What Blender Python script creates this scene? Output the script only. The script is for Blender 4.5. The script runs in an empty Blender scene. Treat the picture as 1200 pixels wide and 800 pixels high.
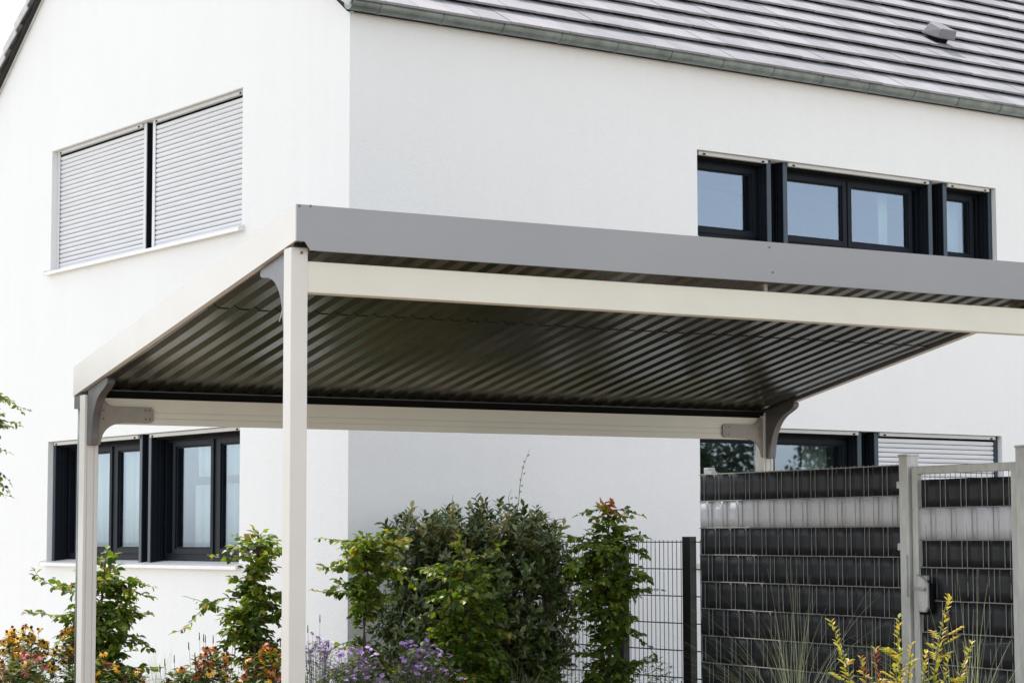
import bpy, math, random
import numpy as np
from mathutils import Vector, Matrix
R = math.radians
random.seed(7)
scene = bpy.context.scene
COL = scene.collection

# ---------------------------------------------------------------- materials
def new_mat(name):
    m = bpy.data.materials.new(name); m.use_nodes = True
    nt = m.node_tree; b = nt.nodes['Principled BSDF']
    return m, nt, b
def N(nt, t, **kw):
    n = nt.nodes.new(t)
    for k, v in kw.items():
        if k in n.inputs: n.inputs[k].default_value = v
        else: setattr(n, k, v)
    return n
def ramp(nt, stops, fac=None):
    r = nt.nodes.new('ShaderNodeValToRGB'); cr = r.color_ramp
    while len(cr.elements) < len(stops): cr.elements.new(0.5)
    for e, (p, c) in zip(cr.elements, stops):
        e.position = p; e.color = (*c, 1) if len(c) == 3 else c
    if fac is not None: nt.links.new(fac, r.inputs[0])
    return r
def coords(nt, scale=(1, 1, 1)):
    tc = N(nt, 'ShaderNodeTexCoord'); mp = N(nt, 'ShaderNodeMapping'); mp.inputs['Scale'].default_value = scale
    nt.links.new(tc.outputs['Object'], mp.inputs[0]); return mp.outputs[0]
def surf(name, col, rough=.6, metal=0., var=.06, vscale=6., bump=0., bscale=60., stretch=(1, 1, 1), coat=0., spec=.5, rvar=.0):
    """base colour varied by noise, fine bump"""
    m, nt, b = new_mat(name)
    co = coords(nt, stretch)
    n = N(nt, 'ShaderNodeTexNoise', Scale=vscale, Detail=6., Roughness=.6); nt.links.new(co, n.inputs['Vector'])
    lo = tuple(max(0, c*(1-var)) for c in col); hi = tuple(min(1, c*(1+var)) for c in col)
    r = ramp(nt, [(.3, lo), (.7, hi)], n.outputs[0]); nt.links.new(r.outputs[0], b.inputs['Base Color'])
    b.inputs['Roughness'].default_value = rough; b.inputs['Metallic'].default_value = metal
    b.inputs['Specular IOR Level'].default_value = spec
    b.inputs['Coat Weight'].default_value = coat
    if rvar:
        mr = N(nt, 'ShaderNodeMapRange'); mr.inputs['To Min'].default_value = rough-rvar; mr.inputs['To Max'].default_value = rough+rvar
        nt.links.new(n.outputs[0], mr.inputs[0]); nt.links.new(mr.outputs[0], b.inputs['Roughness'])
    if bump:
        n2 = N(nt, 'ShaderNodeTexNoise', Scale=bscale, Detail=4., Roughness=.65); nt.links.new(co, n2.inputs['Vector'])
        bp = N(nt, 'ShaderNodeBump', Strength=bump, Distance=.01); nt.links.new(n2.outputs[0], bp.inputs['Height'])
        nt.links.new(bp.outputs[0], b.inputs['Normal'])
    return m

def stucco():
    m, nt, b = new_mat('white_render')
    co = coords(nt)
    v = N(nt, 'ShaderNodeTexVoronoi', Scale=170.); nt.links.new(co, v.inputs['Vector'])
    n2 = N(nt, 'ShaderNodeTexNoise', Scale=60., Detail=5., Roughness=.7); nt.links.new(co, n2.inputs['Vector'])
    n3 = N(nt, 'ShaderNodeTexNoise', Scale=9., Detail=4.); nt.links.new(co, n3.inputs['Vector'])
    add = N(nt, 'ShaderNodeMath', operation='ADD'); nt.links.new(v.outputs[0], add.inputs[0]); nt.links.new(n2.outputs[0], add.inputs[1])
    add2 = N(nt, 'ShaderNodeMath', operation='MULTIPLY_ADD'); add2.inputs[1].default_value = 1.6
    nt.links.new(n3.outputs[0], add2.inputs[0]); nt.links.new(add.outputs[0], add2.inputs[2])
    bp = N(nt, 'ShaderNodeBump', Strength=.42, Distance=.006); nt.links.new(add2.outputs[0], bp.inputs['Height'])
    nt.links.new(bp.outputs[0], b.inputs['Normal'])
    # weathering: broad cloudy tone plus faint vertical run marks
    c1 = N(nt, 'ShaderNodeTexNoise', Scale=.9, Detail=5., Roughness=.6); nt.links.new(co, c1.inputs['Vector'])
    co2 = coords(nt, (5, 5, .5))
    c2 = N(nt, 'ShaderNodeTexNoise', Scale=1.3, Detail=6., Roughness=.65); nt.links.new(co2, c2.inputs['Vector'])
    mx = N(nt, 'ShaderNodeMath', operation='ADD'); nt.links.new(c1.outputs[0], mx.inputs[0]); nt.links.new(c2.outputs[0], mx.inputs[1])
    r = ramp(nt, [(.30, (.758, .752, .737)), (.58, (.778, .775, .764))], None)
    hf = N(nt, 'ShaderNodeMath', operation='MULTIPLY'); hf.inputs[1].default_value = .5
    nt.links.new(mx.outputs[0], hf.inputs[0]); nt.links.new(hf.outputs[0], r.inputs[0])
    nt.links.new(r.outputs[0], b.inputs['Base Color']); b.inputs['Roughness'].default_value = .92
    b.inputs['Specular IOR Level'].default_value = .2
    return m

def leafmat(name, cols, rough=.45, trans=.35, spec=.4, tint=(1.3, 1.35, .5)):
    m, nt, b = new_mat(name)
    g = N(nt, 'ShaderNodeNewGeometry')
    k = len(cols)
    r = ramp(nt, [((i)/(k-1) if k > 1 else 0, c) for i, c in enumerate(cols)], g.outputs['Random Per Island'])
    nt.links.new(r.outputs[0], b.inputs['Base Color'])
    b.inputs['Roughness'].default_value = rough; b.inputs['Specular IOR Level'].default_value = spec
    mul = N(nt, 'ShaderNodeMixRGB', blend_type='MULTIPLY'); mul.inputs[0].default_value = 1; mul.inputs[2].default_value = (*tint, 1)
    nt.links.new(r.outputs[0], mul.inputs[1])
    tl = N(nt, 'ShaderNodeBsdfTranslucent'); nt.links.new(mul.outputs[0], tl.inputs[0])
    ms = N(nt, 'ShaderNodeMixShader'); ms.inputs[0].default_value = trans
    nt.links.new(b.outputs[0], ms.inputs[1]); nt.links.new(tl.outputs[0], ms.inputs[2])
    nt.links.new(ms.outputs[0], nt.nodes['Material Output'].inputs[0])
    return m

def glassmat():
    m, nt, b = new_mat('window_glass'); nt.nodes.remove(b)
    tr = N(nt, 'ShaderNodeBsdfTransparent'); tr.inputs[0].default_value = (.80, .86, .84, 1)
    gl = N(nt, 'ShaderNodeBsdfGlossy'); gl.inputs['Roughness'].default_value = .015; gl.inputs[0].default_value = (.68, .79, 1., 1)
    lw = N(nt, 'ShaderNodeLayerWeight', Blend=.5); pw = N(nt, 'ShaderNodeMath', operation='POWER'); pw.inputs[1].default_value = 5.
    nt.links.new(lw.outputs['Facing'], pw.inputs[0])
    fr = N(nt, 'ShaderNodeMath', operation='MULTIPLY_ADD'); fr.inputs[1].default_value = .55; fr.inputs[2].default_value = .15
    nt.links.new(pw.outputs[0], fr.inputs[0])
    co = coords(nt); n = N(nt, 'ShaderNodeTexNoise', Scale=1.2, Detail=1.); nt.links.new(co, n.inputs['Vector'])
    bp = N(nt, 'ShaderNodeBump', Strength=.05, Distance=.02); nt.links.new(n.outputs[0], bp.inputs['Height']); 
    ms = N(nt, 'ShaderNodeMixShader'); nt.links.new(fr.outputs[0], ms.inputs[0]); nt.links.new(tr.outputs[0], ms.inputs[1]); nt.links.new(gl.outputs[0], ms.inputs[2])
    nt.links.new(ms.outputs[0], nt.nodes['Material Output'].inputs[0]); return m
M = dict(
    stucco=stucco(), glass=glassmat(),
    anthracite=surf('anthracite_frame', (.0085, .0115, .0165), .52, 0, .1, 10, .03, 200, spec=.14),
    rail=surf('guide_rail_metal', (.030, .046, .064), .4, .2, .1, 10),
    whitebox=surf('light_lintel', (.52, .52, .50), .5, 0, .06, 8),
    sill=surf('white_sill', (.74, .73, .71), .4, 0, .05, 5, .05, 90),
    shutter=surf('shutter_aluminium', (.62, .62, .635), .5, .0, .05, 3, 0, 1, (1, 1, 12)),
    tilejoint=surf('roof_underlay', (.015, .015, .015), .9),
    verge=surf('verge_trim', (.46, .46, .45), .6, 0, .15, 8),
    zinc=surf('weathered_zinc', (.185, .21, .20), .42, .75, .3, 7, .12, 40, (1, 1, 1), rvar=.1),
    fascia=surf('silver_grey_fascia', (.235, .234, .236), .34, .65, .06, 1.2, .03, 3, (.5, 1, 1), rvar=.06),
    white_paint=surf('cream_white_powder_coat', (.58, .57, .53), .38, 0, .03, 3, .02, 150),
    cream=surf('cream_beam', (.60, .595, .51), .35, 0, .04, 2, .02, 150),
    bracket=surf('grey_bracket', (.14, .14, .145), .42, .6, .1, 20, .06, 80),
    ceil=surf('olive_grey_sheet', (.072, .076, .060), .21, .68, .14, 5, .03, 30, (1, .15, 1), rvar=.08),
    black=surf('black_parts_and_gap_shade', (.006, .006, .006), .8, spec=.08), vent=surf('vent_grey', (.17, .165, .18), .6),
    bolt=surf('bolt_steel', (.16, .16, .15), .4, .8),
    galv=surf('galvanised_steel', (.47, .48, .455), .5, .45, .22, 14, .08, 60, (1, 1, .3), rvar=.1),
    wire=surf('galvanised_wire', (.22, .225, .215), .45, .3, .15, 20),
    strip=surf('anthracite_strip', (.014, .015, .018), .5, 0, .2, 3, .04, 60, (1, 1, .4), rvar=.08, spec=.3),
    lstrip=surf('light_grey_strip', (.50, .51, .53), .45, 0, .05, 3, .03, 60, (1, 1, .4)),
    blackpost=surf('black_coated_steel', (.005, .0055, .006), .4, 0, .1, 10),
    bark=surf('twig_bark', (.075, .055, .04), .85, 0, .3, 40, .4, 120),
    greystem=surf('green_stem', (.09, .12, .05), .7, 0, .3, 30),
    curtain=surf('sheer_curtain', (.56, .57, .57), .9, 0, .04, 4),
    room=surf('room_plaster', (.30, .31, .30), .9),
    soil=surf('bark_mulch', (.075, .052, .036), .95, 0, .5, 25, .8, 60),
    gravel=surf('gravel', (.38, .36, .315), .9, 0, .25, 60, .7, 90),
    petal_o=surf('orange_petal', (.85, .42, .012), .5, 0, .35, 90),
    petal_r=surf('rust_petal', (.55, .15, .02), .5, 0, .35, 90),
    petal_p=surf('pink_petal', (.48, .16, .13), .5, 0, .25, 90),
    petal_v=surf('violet_petal', (.42, .25, .60), .5, 0, .25, 120),
    cone=surf('dark_cone', (.035, .018, .012), .85, 0, .4, 300, .5, 500),
    conep=surf('rust_cone', (.20, .05, .02), .85, 0, .4, 300, .5, 500),
    yellow=surf('yellow_eye', (.55, .40, .05), .8),
    dry=surf('dry_leaf_orange', (.42, .14, .035), .7, 0, .3, 60),
)
m, nt, b = new_mat('roof_tile'); co_ = coords(nt)
g_ = N(nt, 'ShaderNodeNewGeometry'); r_ = ramp(nt, [(0, (.255, .25, .27)), (.5, (.29, .285, .305)), (1, (.325, .32, .335))], g_.outputs['Random Per Island'])
n_ = N(nt, 'ShaderNodeTexNoise', Scale=3., Detail=8., Roughness=.7); nt.links.new(co_, n_.inputs['Vector'])
r2_ = ramp(nt, [(.35, (.80, .80, .79)), (.6, (1, 1, 1))], n_.outputs[0])
mu_ = N(nt, 'ShaderNodeMixRGB', blend_type='MULTIPLY'); mu_.inputs[0].default_value = 1; nt.links.new(r_.outputs[0], mu_.inputs[1]); nt.links.new(r2_.outputs[0], mu_.inputs[2])
nt.links.new(mu_.outputs[0], b.inputs['Base Color']); b.inputs['Roughness'].default_value = .75; b.inputs['Specular IOR Level'].default_value = .3
n3_ = N(nt, 'ShaderNodeTexNoise', Scale=150., Detail=3.); nt.links.new(co_, n3_.inputs['Vector']); bp_ = N(nt, 'ShaderNodeBump', Strength=.3, Distance=.004); nt.links.new(n3_.outputs[0], bp_.inputs['Height']); nt.links.new(bp_.outputs[0], b.inputs['Normal'])
M['tile'] = m
M['hornbeam'] = leafmat('hornbeam_leaf', [(.032, .072, .008), (.065, .12, .012), (.12, .18, .018), (.24, .30, .035)], .40, .45)
M['hornbeam_tip'] = leafmat('hornbeam_sunlit_leaf', [(.17, .27, .02), (.27, .33, .035), (.32, .30, .04), (.32, .18, .05)], .42, .42)  # yellow-green tip leaves that paint the sunlit parts of the crowns
M['evergreen'] = leafmat('evergreen_leaf', [(.028, .054, .010), (.046, .080, .015), (.085, .122, .026), (.18, .20, .065)], .28, .18, .6, (1.1, 1.2, .5))
M['evergreen_tip'] = leafmat('bronze_young_leaf', [(.24, .16, .06), (.26, .25, .08), (.18, .22, .06)], .35, .25)
M['herb'] = leafmat('herb_leaf', [(.06, .105, .025), (.10, .155, .03), (.17, .22, .06)], .6, .3)
M['greyherb'] = leafmat('grey_herb_leaf', [(.11, .14, .10), (.15, .18, .13), (.20, .22, .16)], .7, .3, .2, (1.1, 1.2, .8))
M['grass'] = leafmat('grass_blade', [(.22, .27, .15), (.32, .36, .22), (.46, .46, .30)], .55, .3, .3, (1.1, 1.2, .7))
M['nandina'] = leafmat('yellow_leaf', [(.18, .27, .04), (.36, .36, .05), (.48, .40, .06), (.50, .32, .09)], .4, .4, .4, (1.2, 1.15, .4))
M['nandina_red'] = leafmat('red_leaf', [(.25, .05, .035), (.35, .10, .05)], .4, .35)
M['dark_tree'] = leafmat('conifer_green', [(.02, .04, .015), (.035, .06, .02), (.05, .075, .03)], .6, .2)

# ---------------------------------------------------------------- mesh building
class MB:
    def __init__(s): s.v = []; s.f = []; s.m = []
    def add(s, vs, fs, mi=0):
        o = len(s.v); s.v.extend([tuple(p) for p in vs]); s.f.extend([tuple(i+o for i in f) for f in fs]); s.m.extend([mi]*len(fs)); return s
    def box(s, x0, x1, y0, y1, z0, z1, mi=0):
        vs = [(x0,y0,z0),(x1,y0,z0),(x1,y1,z0),(x0,y1,z0),(x0,y0,z1),(x1,y0,z1),(x1,y1,z1),(x0,y1,z1)]
        return s.add(vs, [(0,3,2,1),(4,5,6,7),(0,1,5,4),(1,2,6,5),(2,3,7,6),(3,0,4,7)], mi)
    def hexa(s, vs, mi=0):
        return s.add(vs, [(0,3,2,1),(4,5,6,7),(0,1,5,4),(1,2,6,5),(2,3,7,6),(3,0,4,7)], mi)
    def prism(s, poly, fn, a, b, mi=0):
        """poly = 2D points, fn(p, t) -> 3D, extruded from t=a to t=b"""
        n = len(poly); vs = [fn(p, a) for p in poly]+[fn(p, b) for p in poly]
        fs = [tuple(range(n-1, -1, -1)), tuple(range(n, 2*n))]+[(i, (i+1) % n, n+(i+1) % n, n+i) for i in range(n)]
        return s.add(vs, fs, mi)
    def tube(s, pts, r, n=6, mi=0, cap=True):
        pts = [Vector(p) for p in pts]; k = len(pts)
        rs = r if isinstance(r, (list, tuple)) else [r]*k
        vs = []
        for i, p in enumerate(pts):
            d = (pts[min(i+1, k-1)]-pts[max(i-1, 0)]).normalized()
            a = d.cross(Vector((0, 0, 1)));
            if a.length < .05: a = d.cross(Vector((1, 0, 0)))
            a.normalize(); b = d.cross(a)
            for j in range(n):
                t = 2*math.pi*j/n+math.pi/n; vs.append(p+a*math.cos(t)*rs[i]+b*math.sin(t)*rs[i])
        fs = [(i*n+j, i*n+(j+1) % n, (i+1)*n+(j+1) % n, (i+1)*n+j) for i in range(k-1) for j in range(n)]
        if cap: fs += [tuple(range(n-1, -1, -1)), tuple((k-1)*n+j for j in range(n))]
        return s.add(vs, fs, mi)
    def leaf(s, p, d, nrm, L, W, mi=0, droop=.15, fold=.18):
        d = d.normalized(); w = nrm.cross(d)
        if w.length < 1e-4: w = Vector((1, 0, 0)).cross(d)
        w.normalize(); u = d.cross(w); 
        vs = [p]
        for t, k in ((.28, .82), (.58, 1.), (.84, .5)):
            c = p+d*(L*t)-u*(L*droop*t*t)
            vs += [c-w*(W*.5*k)+u*(W*fold*k), c, c+w*(W*.5*k)+u*(W*fold*k)]
        vs.append(p+d*L-u*(L*droop))
        return s.add(vs, [(0,2,1),(0,3,2),(1,2,5,4),(2,3,6,5),(4,5,8,7),(5,6,9,8),(7,8,10),(8,9,10)], mi)
    def ico(s, c, r, mi=0, sq=(1,1,1)):
        t = (1+5**.5)/2
        vs = [Vector(q).normalized() for q in [(-1,t,0),(1,t,0),(-1,-t,0),(1,-t,0),(0,-1,t),(0,1,t),(0,-1,-t),(0,1,-t),(t,0,-1),(t,0,1),(-t,0,-1),(-t,0,1)]]
        fs = [(0,11,5),(0,5,1),(0,1,7),(0,7,10),(0,10,11),(1,5,9),(5,11,4),(11,10,2),(10,7,6),(7,1,8),(3,9,4),(3,4,2),(3,2,6),(3,6,8),(3,8,9),(4,9,5),(2,4,11),(6,2,10),(8,6,7),(9,8,1)]
        return s.add([(c[0]+q.x*r*sq[0], c[1]+q.y*r*sq[1], c[2]+q.z*r*sq[2]) for q in vs], fs, mi)
    def build(s, name, mats, parent=None, bevel=0, smooth=False, solid=0, loc=None):
        me = bpy.data.meshes.new(name); me.from_pydata(s.v, [], s.f); 
        for k in (mats if isinstance(mats, (list, tuple)) else [mats]): me.materials.append(M[k] if isinstance(k, str) else k)
        me.polygons.foreach_set('material_index', s.m)
        if smooth: me.polygons.foreach_set('use_smooth', [True]*len(s.f))
        me.update(); o = bpy.data.objects.new(name, me); COL.objects.link(o)
        if parent: o.parent = parent
        if loc: o.location = loc
        if solid: md = o.modifiers.new('s', 'SOLIDIFY'); md.thickness = solid; md.offset = 1
        if bevel: md = o.modifiers.new('b', 'BEVEL'); md.width = bevel; md.segments = 2; md.limit_method = 'ANGLE'; md.angle_limit = R(50)
        return o
def tag(o, label=None, cat=None, group=None, kind=None):
    if label: o['label'] = label
    if cat: o['category'] = cat
    if group: o['group'] = group
    if kind: o['kind'] = kind
    return o
def empty(name, loc, rz=0, label=None, cat=None, group=None):
    o = bpy.data.objects.new(name, None); COL.objects.link(o); o.location = loc; o.rotation_euler = (0, 0, rz); o.empty_display_size = .1
    return tag(o, label, cat, group)
def clone(o, parent, loc=None, rot=None):
    c = o.copy(); COL.objects.link(c); c.parent = parent
    if loc is not None: c.location = loc
    if rot is not None: c.rotation_euler = rot
    return c

# ---------------------------------------------------------------- camera
t, r = R(5.01796), R(-.14514); F_PX = 2606.8
F = Vector((0, math.cos(t), math.sin(t))); Rt = Vector((1, 0, 0)); U = Rt.cross(F)
R2 = Rt*math.cos(r)+U*math.sin(r); U2 = -Rt*math.sin(r)+U*math.cos(r)
cam = bpy.data.cameras.new('camera'); co = bpy.data.objects.new('camera', cam); COL.objects.link(co)
mw = Matrix((R2, U2, -F)).transposed().to_4x4(); mw.translation = Vector((0, 0, 1.4)); co.matrix_world = mw
cam.sensor_fit = 'HORIZONTAL'; cam.sensor_width = 36; cam.lens = F_PX/1200*36; cam.clip_start = .1; cam.clip_end = 2000
scene.camera = co

# ---------------------------------------------------------------- light
SUN_AZ, SUN_EL = 325., 64.          # azimuth clockwise from +Y
scene.world = bpy.data.worlds.new('World'); scene.world.use_nodes = True
wn = scene.world.node_tree; bg = wn.nodes['Background']
sky = wn.nodes.new('ShaderNodeTexSky'); sky.sky_type = 'NISHITA'; sky.sun_disc = False
sky.sun_elevation = R(SUN_EL); sky.sun_rotation = R(SUN_AZ); sky.air_density = 1.; sky.dust_density = 1.; sky.ozone_density = 0.
hz_ = wn.nodes.new('ShaderNodeHueSaturation'); hz_.inputs['Saturation'].default_value = .33   # thin high cloud whitens the sky
wn.links.new(sky.outputs[0], hz_.inputs['Color']); wn.links.new(hz_.outputs[0], bg.inputs[0]); bg.inputs[1].default_value = .15
sl = bpy.data.lights.new('sun', 'SUN'); sl.energy = 2.; sl.angle = R(.7); sl.color = (1, .93, .84)
so = bpy.data.objects.new('sun', sl); COL.objects.link(so)
sd = Vector((math.sin(R(SUN_AZ))*math.cos(R(SUN_EL)), math.cos(R(SUN_AZ))*math.cos(R(SUN_EL)), math.sin(R(SUN_EL))))
so.rotation_euler = sd.to_track_quat('Z', 'Y').to_euler(); so.location = sd*60
vs = scene.view_settings; scene.display_settings.display_device = 'sRGB'
vs.view_transform = 'Standard'; vs.look = 'None'; vs.gamma = 1; vs.use_curve_mapping = False; vs.exposure = 1.36
scene.render.engine = 'CYCLES'; scene.cycles.samples = 256; scene.cycles.use_denoising = True
scene.cycles.max_bounces = 10; scene.cycles.transparent_max_bounces = 16
scene.render.resolution_x = 1024; scene.render.resolution_y = 682

# ---------------------------------------------------------------- ground
S = 600
g = MB().add([(-S,-S,0),(S,-S,0),(S,S,0),(-S,S,0)], [(0,1,2,3)]).build('ground', 'gravel'); tag(g, kind='structure')

# frames of reference (world positions of the real corners)
CAR = Vector((-1.055, 10.8, 0)); CAR_RZ = R(90-59.595)
HOU = Vector((-1.253, 17.0, 0)); HOU_RZ = R(90-54.13166)
FEN = Vector((1.376, 16.3, 0)); FEN_RZ = R(27.2234-90)
def car(x, y, z=0):
    c, s = math.cos(CAR_RZ), math.sin(CAR_RZ); return Vector((CAR.x+x*c-y*s, CAR.y+x*s+y*c, z))

# unseen pavers, carried past the carport to throw brown light on its ceiling, soil bed behind it
m, nt, b = new_mat('brown_pavers')
co_ = coords(nt); br = N(nt, 'ShaderNodeTexBrick', Scale=5.); nt.links.new(co_, br.inputs['Vector'])
br.inputs['Color1'].default_value = (.24, .165, .12, 1); br.inputs['Color2'].default_value = (.32, .22, .16, 1); br.inputs['Mortar'].default_value = (.10, .085, .07, 1)
br.inputs['Mortar Size'].default_value = .012
nt.links.new(br.outputs[0], b.inputs['Base Color']); b.inputs['Roughness'].default_value = .85; M['pavers'] = m
pv = MB().add([(-7,-7,0),(7.6,-7,0),(7.6,3.2,0),(-7,3.2,0)], [(0,1,2,3)]).build('driveway', 'pavers', loc=CAR+Vector((0,0,.004))); pv.rotation_euler.z = CAR_RZ; tag(pv, kind='structure')
bd = MB().add([(-4,3.2,0),(5.0,3.2,0),(5.0,5.4,0),(-4,7,0)], [(0,1,2,3)]).build('planting_bed', 'soil', loc=CAR+Vector((0,0,.008))); bd.rotation_euler.z = CAR_RZ; tag(bd, kind='structure')

# ================================================================ HOUSE
house = empty('house', HOU, HOU_RZ, 'white rendered two storey gabled house with anthracite windows and pale grey tiled roof', 'house')
W_, L_, PT = 7.4, 13.5, R(36.5); TP = math.tan(PT); ZE = 5.50
ZA = ZE+TP*W_/2
# openings: (x0,x1,z0,z1) on long wall (y=0), (y0,y1,z0,z1) on gable (x=0)
OP_R = [(3.53, 7.318, 3.96, 4.742), (3.53, 7.33, 1.15, 2.35)]
OP_G = [(1.70, 5.51, 3.965, 5.156), (1.70, 5.50, 1.165, 2.325)]
def solid(name, mb):
    return mb.build(name, 'stucco')
T_ = .34
outer = MB().prism([(0,0),(W_,0),(W_,ZE),(W_/2,ZA),(0,ZE)], lambda p, tt: (tt, p[0], p[1]), 0, L_)
w = outer.build('wall', ['stucco', 'room'], house)
cutters = []
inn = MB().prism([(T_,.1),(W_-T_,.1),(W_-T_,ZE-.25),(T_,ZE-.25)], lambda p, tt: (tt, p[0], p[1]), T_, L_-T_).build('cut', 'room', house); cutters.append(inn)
for (a, b_, z0, z1) in OP_R: cutters.append(MB().box(a, b_, -.3, T_+.1, z0, z1).build('cut', 'stucco', house))
for (a, b_, z0, z1) in OP_G: cutters.append(MB().box(-.3, T_+.1, a, b_, z0, z1).build('cut', 'stucco', house))
for c in cutters:
    md = w.modifiers.new('cut', 'BOOLEAN'); md.operation = 'DIFFERENCE'; md.solver = 'EXACT'; md.object = c
bpy.context.view_layer.update()
dg = bpy.context.evaluated_depsgraph_get()
nm = bpy.data.meshes.new_from_object(w.evaluated_get(dg)); w.modifiers.clear(); w.data = nm
for c in cutters: bpy.data.objects.remove(c)
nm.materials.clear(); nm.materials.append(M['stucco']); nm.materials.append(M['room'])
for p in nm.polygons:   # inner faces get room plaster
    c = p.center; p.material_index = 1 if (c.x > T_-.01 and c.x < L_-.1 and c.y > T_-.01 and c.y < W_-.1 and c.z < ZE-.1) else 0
# upper floor slab and partitions inside
MB().box(T_+.002, L_-T_-.002, T_+.002, W_-T_-.002, 2.75, 2.95).box(T_+.002, L_-T_-.002, 3.9, 4.0, .1, 2.74).box(8.2, 8.3, T_+.002, 3.89, .1, 2.74).box(T_+.002, L_-T_-.002, 3.9, 4.0, 2.96, 5.2).build('floor_slab', 'room', house)

# window builder.  mapping fn(s, d, z): s along wall, d depth inward, z up
def fnR(s, d, z): return (s, d, z)
def fnG(s, d, z): return (d, s, z)
def mbox(mb, fn, s0, s1, d0, d1, z0, z1, mi=0):
    a = fn(s0, d0, z0); b = fn(s1, d1, z1)
    return mb.box(min(a[0], b[0]), max(a[0], b[0]), min(a[1], b[1]), max(a[1], b[1]), z0, z1, mi)
def ring(mb, fn, s0, s1, d0, d1, z0, z1, ws, wb, wt, mi=0):
    mbox(mb, fn, s0, s0+ws, d0, d1, z0, z1, mi); mbox(mb, fn, s1-ws, s1, d0, d1, z0, z1, mi)
    mbox(mb, fn, s0+ws, s1-ws, d0, d1, z0, z0+wb, mi); mbox(mb, fn, s0+ws, s1-ws, d0, d1, z1-wt, z1, mi)
def shutter(win, fn, s0, s1, z0, z1, d):
    mb = MB(); p = .0435; n = int((z1-z0)/p)
    prof = [(.0, .0), (-.004, .004), (-.0075, .012), (-.009, .021), (-.0075, .030), (-.003, .037), (.003, .0385)]
    z = z1
    for i in range(n+1):
        zz = z-p
        if zz < z0: break
        pts = [(d+a, zz+q) for a, q in prof]+[(d+.010, zz+.039), (d+.010, zz)]
        mb.prism(pts, lambda q, tt: fn(tt, q[0], q[1]), s0, s1); z = zz
    mbox(mb, fn, s0, s1, d+.012, d+.016, z0, z1, 1)
    mbox(mb, fn, s0, s1, d-.008, d+.010, z0, z-.001, 0)
    return mb.build('roller_shutter', ['shutter', 'black'], win)
def window(fn, op, units, pillars, shutters=(), rd=.055, label=None, railmat='rail'):
    a, b_, z0, z1 = op; FD = .20
    fr = MB()
    for (u0, u1, panes) in units:
        ring(fr, fn, u0, u1, FD, FD+.075, z0+.035, z1-.03, .06, .065, .05)
        for i in range(len(panes)-1):
            mdl = (panes[i][1]+panes[i+1][0])/2; mbox(fr, fn, mdl-.03, mdl+.03, FD+.002, FD+.073, z0+.10, z1-.08)
    for (p0, p1) in pillars:
        mbox(fr, fn, p0, p1, FD+.02, T_, z0+.001, z1-.001, 0)
    mbox(fr, fn, a+.001, b_-.001, FD+.01, T_, z0+.001, z0+.034); mbox(fr, fn, a+.001, b_-.001, FD-.02, T_, z1-.029, z1-.001)
    win = fr.build('window', 'anthracite', house, bevel=.003)
    if label: win['label'] = label
    lab = {}
    for k, (u0, u1, panes) in enumerate(units):
        for (g0, g1) in panes:
            gz0, gz1 = z0+.155, z1-.135
            mb = MB(); w_ = .062
            ring(mb, fn, g0-w_, g1+w_, FD-.012, FD+.05, gz0-w_, gz1+w_, w_-.012, w_-.012, w_-.012)
            ring(mb, fn, g0-.012, g1+.012, FD+.004, FD+.045, gz0-.012, gz1+.012, .0125, .0125, .0125, 1)
            mb.build('sash', ['anthracite', 'anthracite'], win, bevel=.003)
            g_ = MB(); mbox(g_, fn, g0, g1, FD+.018, FD+.022, gz0, gz1); g_.build('pane', 'glass', win)
        # shutter guide rails either side of the unit
        for (s0, s1) in ((u0-.002, u0+.048), (u1-.048, u1+.002)):
            mb = MB(); mbox(mb, fn, s0, s1, rd, rd+.010, z0+.006, z1-.002); mbox(mb, fn, s0+.002, s1-.002, rd+.0105, FD-.014, z0+.006, z1-.002, 1)
            for gq in (.05, .09): mbox(mb, fn, s0-.003, s1+.003, rd+gq, rd+gq+.008, z0+.006, z1-.002, 1)
            mb.build('guide_rail', [railmat, 'anthracite'], win, bevel=.002)
        # shutter box underside / light lintel profile with end stops
        mb = MB(); mbox(mb, fn, u0+.05, u1-.05, rd-.02, rd+.022, z1-.036, z1-.004)
        mbox(mb, fn, u0+.05, u1-.05, rd+.04, FD-.02, z1-.055, z1-.003, 1)
        for q in (u0+.11, u1-.11): mbox(mb, fn, q-.014, q+.014, rd-.026, rd-.0195, z1-.034, z1-.020, 1)
        mb.build('shutter_box', ['whitebox', 'black'], win, bevel=.002)
        if k in shutters: shutter(win, fn, u0+.05, u1-.05, z0+.012, z1-.05, rd+.018)
    # sill
    sm = MB(); lo, hi = a-.035, b_+.03
    sm.hexa([fn(lo, -.055, z0-.028), fn(hi, -.055, z0-.028), fn(hi, .0, z0-.022), fn(lo, .0, z0-.022), fn(lo, -.055, z0+.001), fn(hi, -.055, z0+.001), fn(hi, .0, z0+.012), fn(lo, .0, z0+.012)])
    sm.hexa([fn(a+.001, .0, z0+.001), fn(b_-.001, .0, z0+.001), fn(b_-.001, .2, z0+.001), fn(a+.001, .2, z0+.001), fn(a+.001, .0, z0+.010), fn(b_-.001, .0, z0+.010), fn(b_-.001, .2, z0+.034), fn(a+.001, .2, z0+.034)])
    for q in (lo-.008, hi): 
        sm.hexa([fn(q, -.058, z0-.030), fn(q+.008, -.058, z0-.030), fn(q+.008, .0, z0-.024), fn(q, .0, z0-.024), fn(q, -.058, z0+.016), fn(q+.008, -.058, z0+.016), fn(q+.008, .0, z0+.026), fn(q, .0, z0+.026)])
    sm.build('sill', 'sill', win, bevel=.003)
    return win
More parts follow.
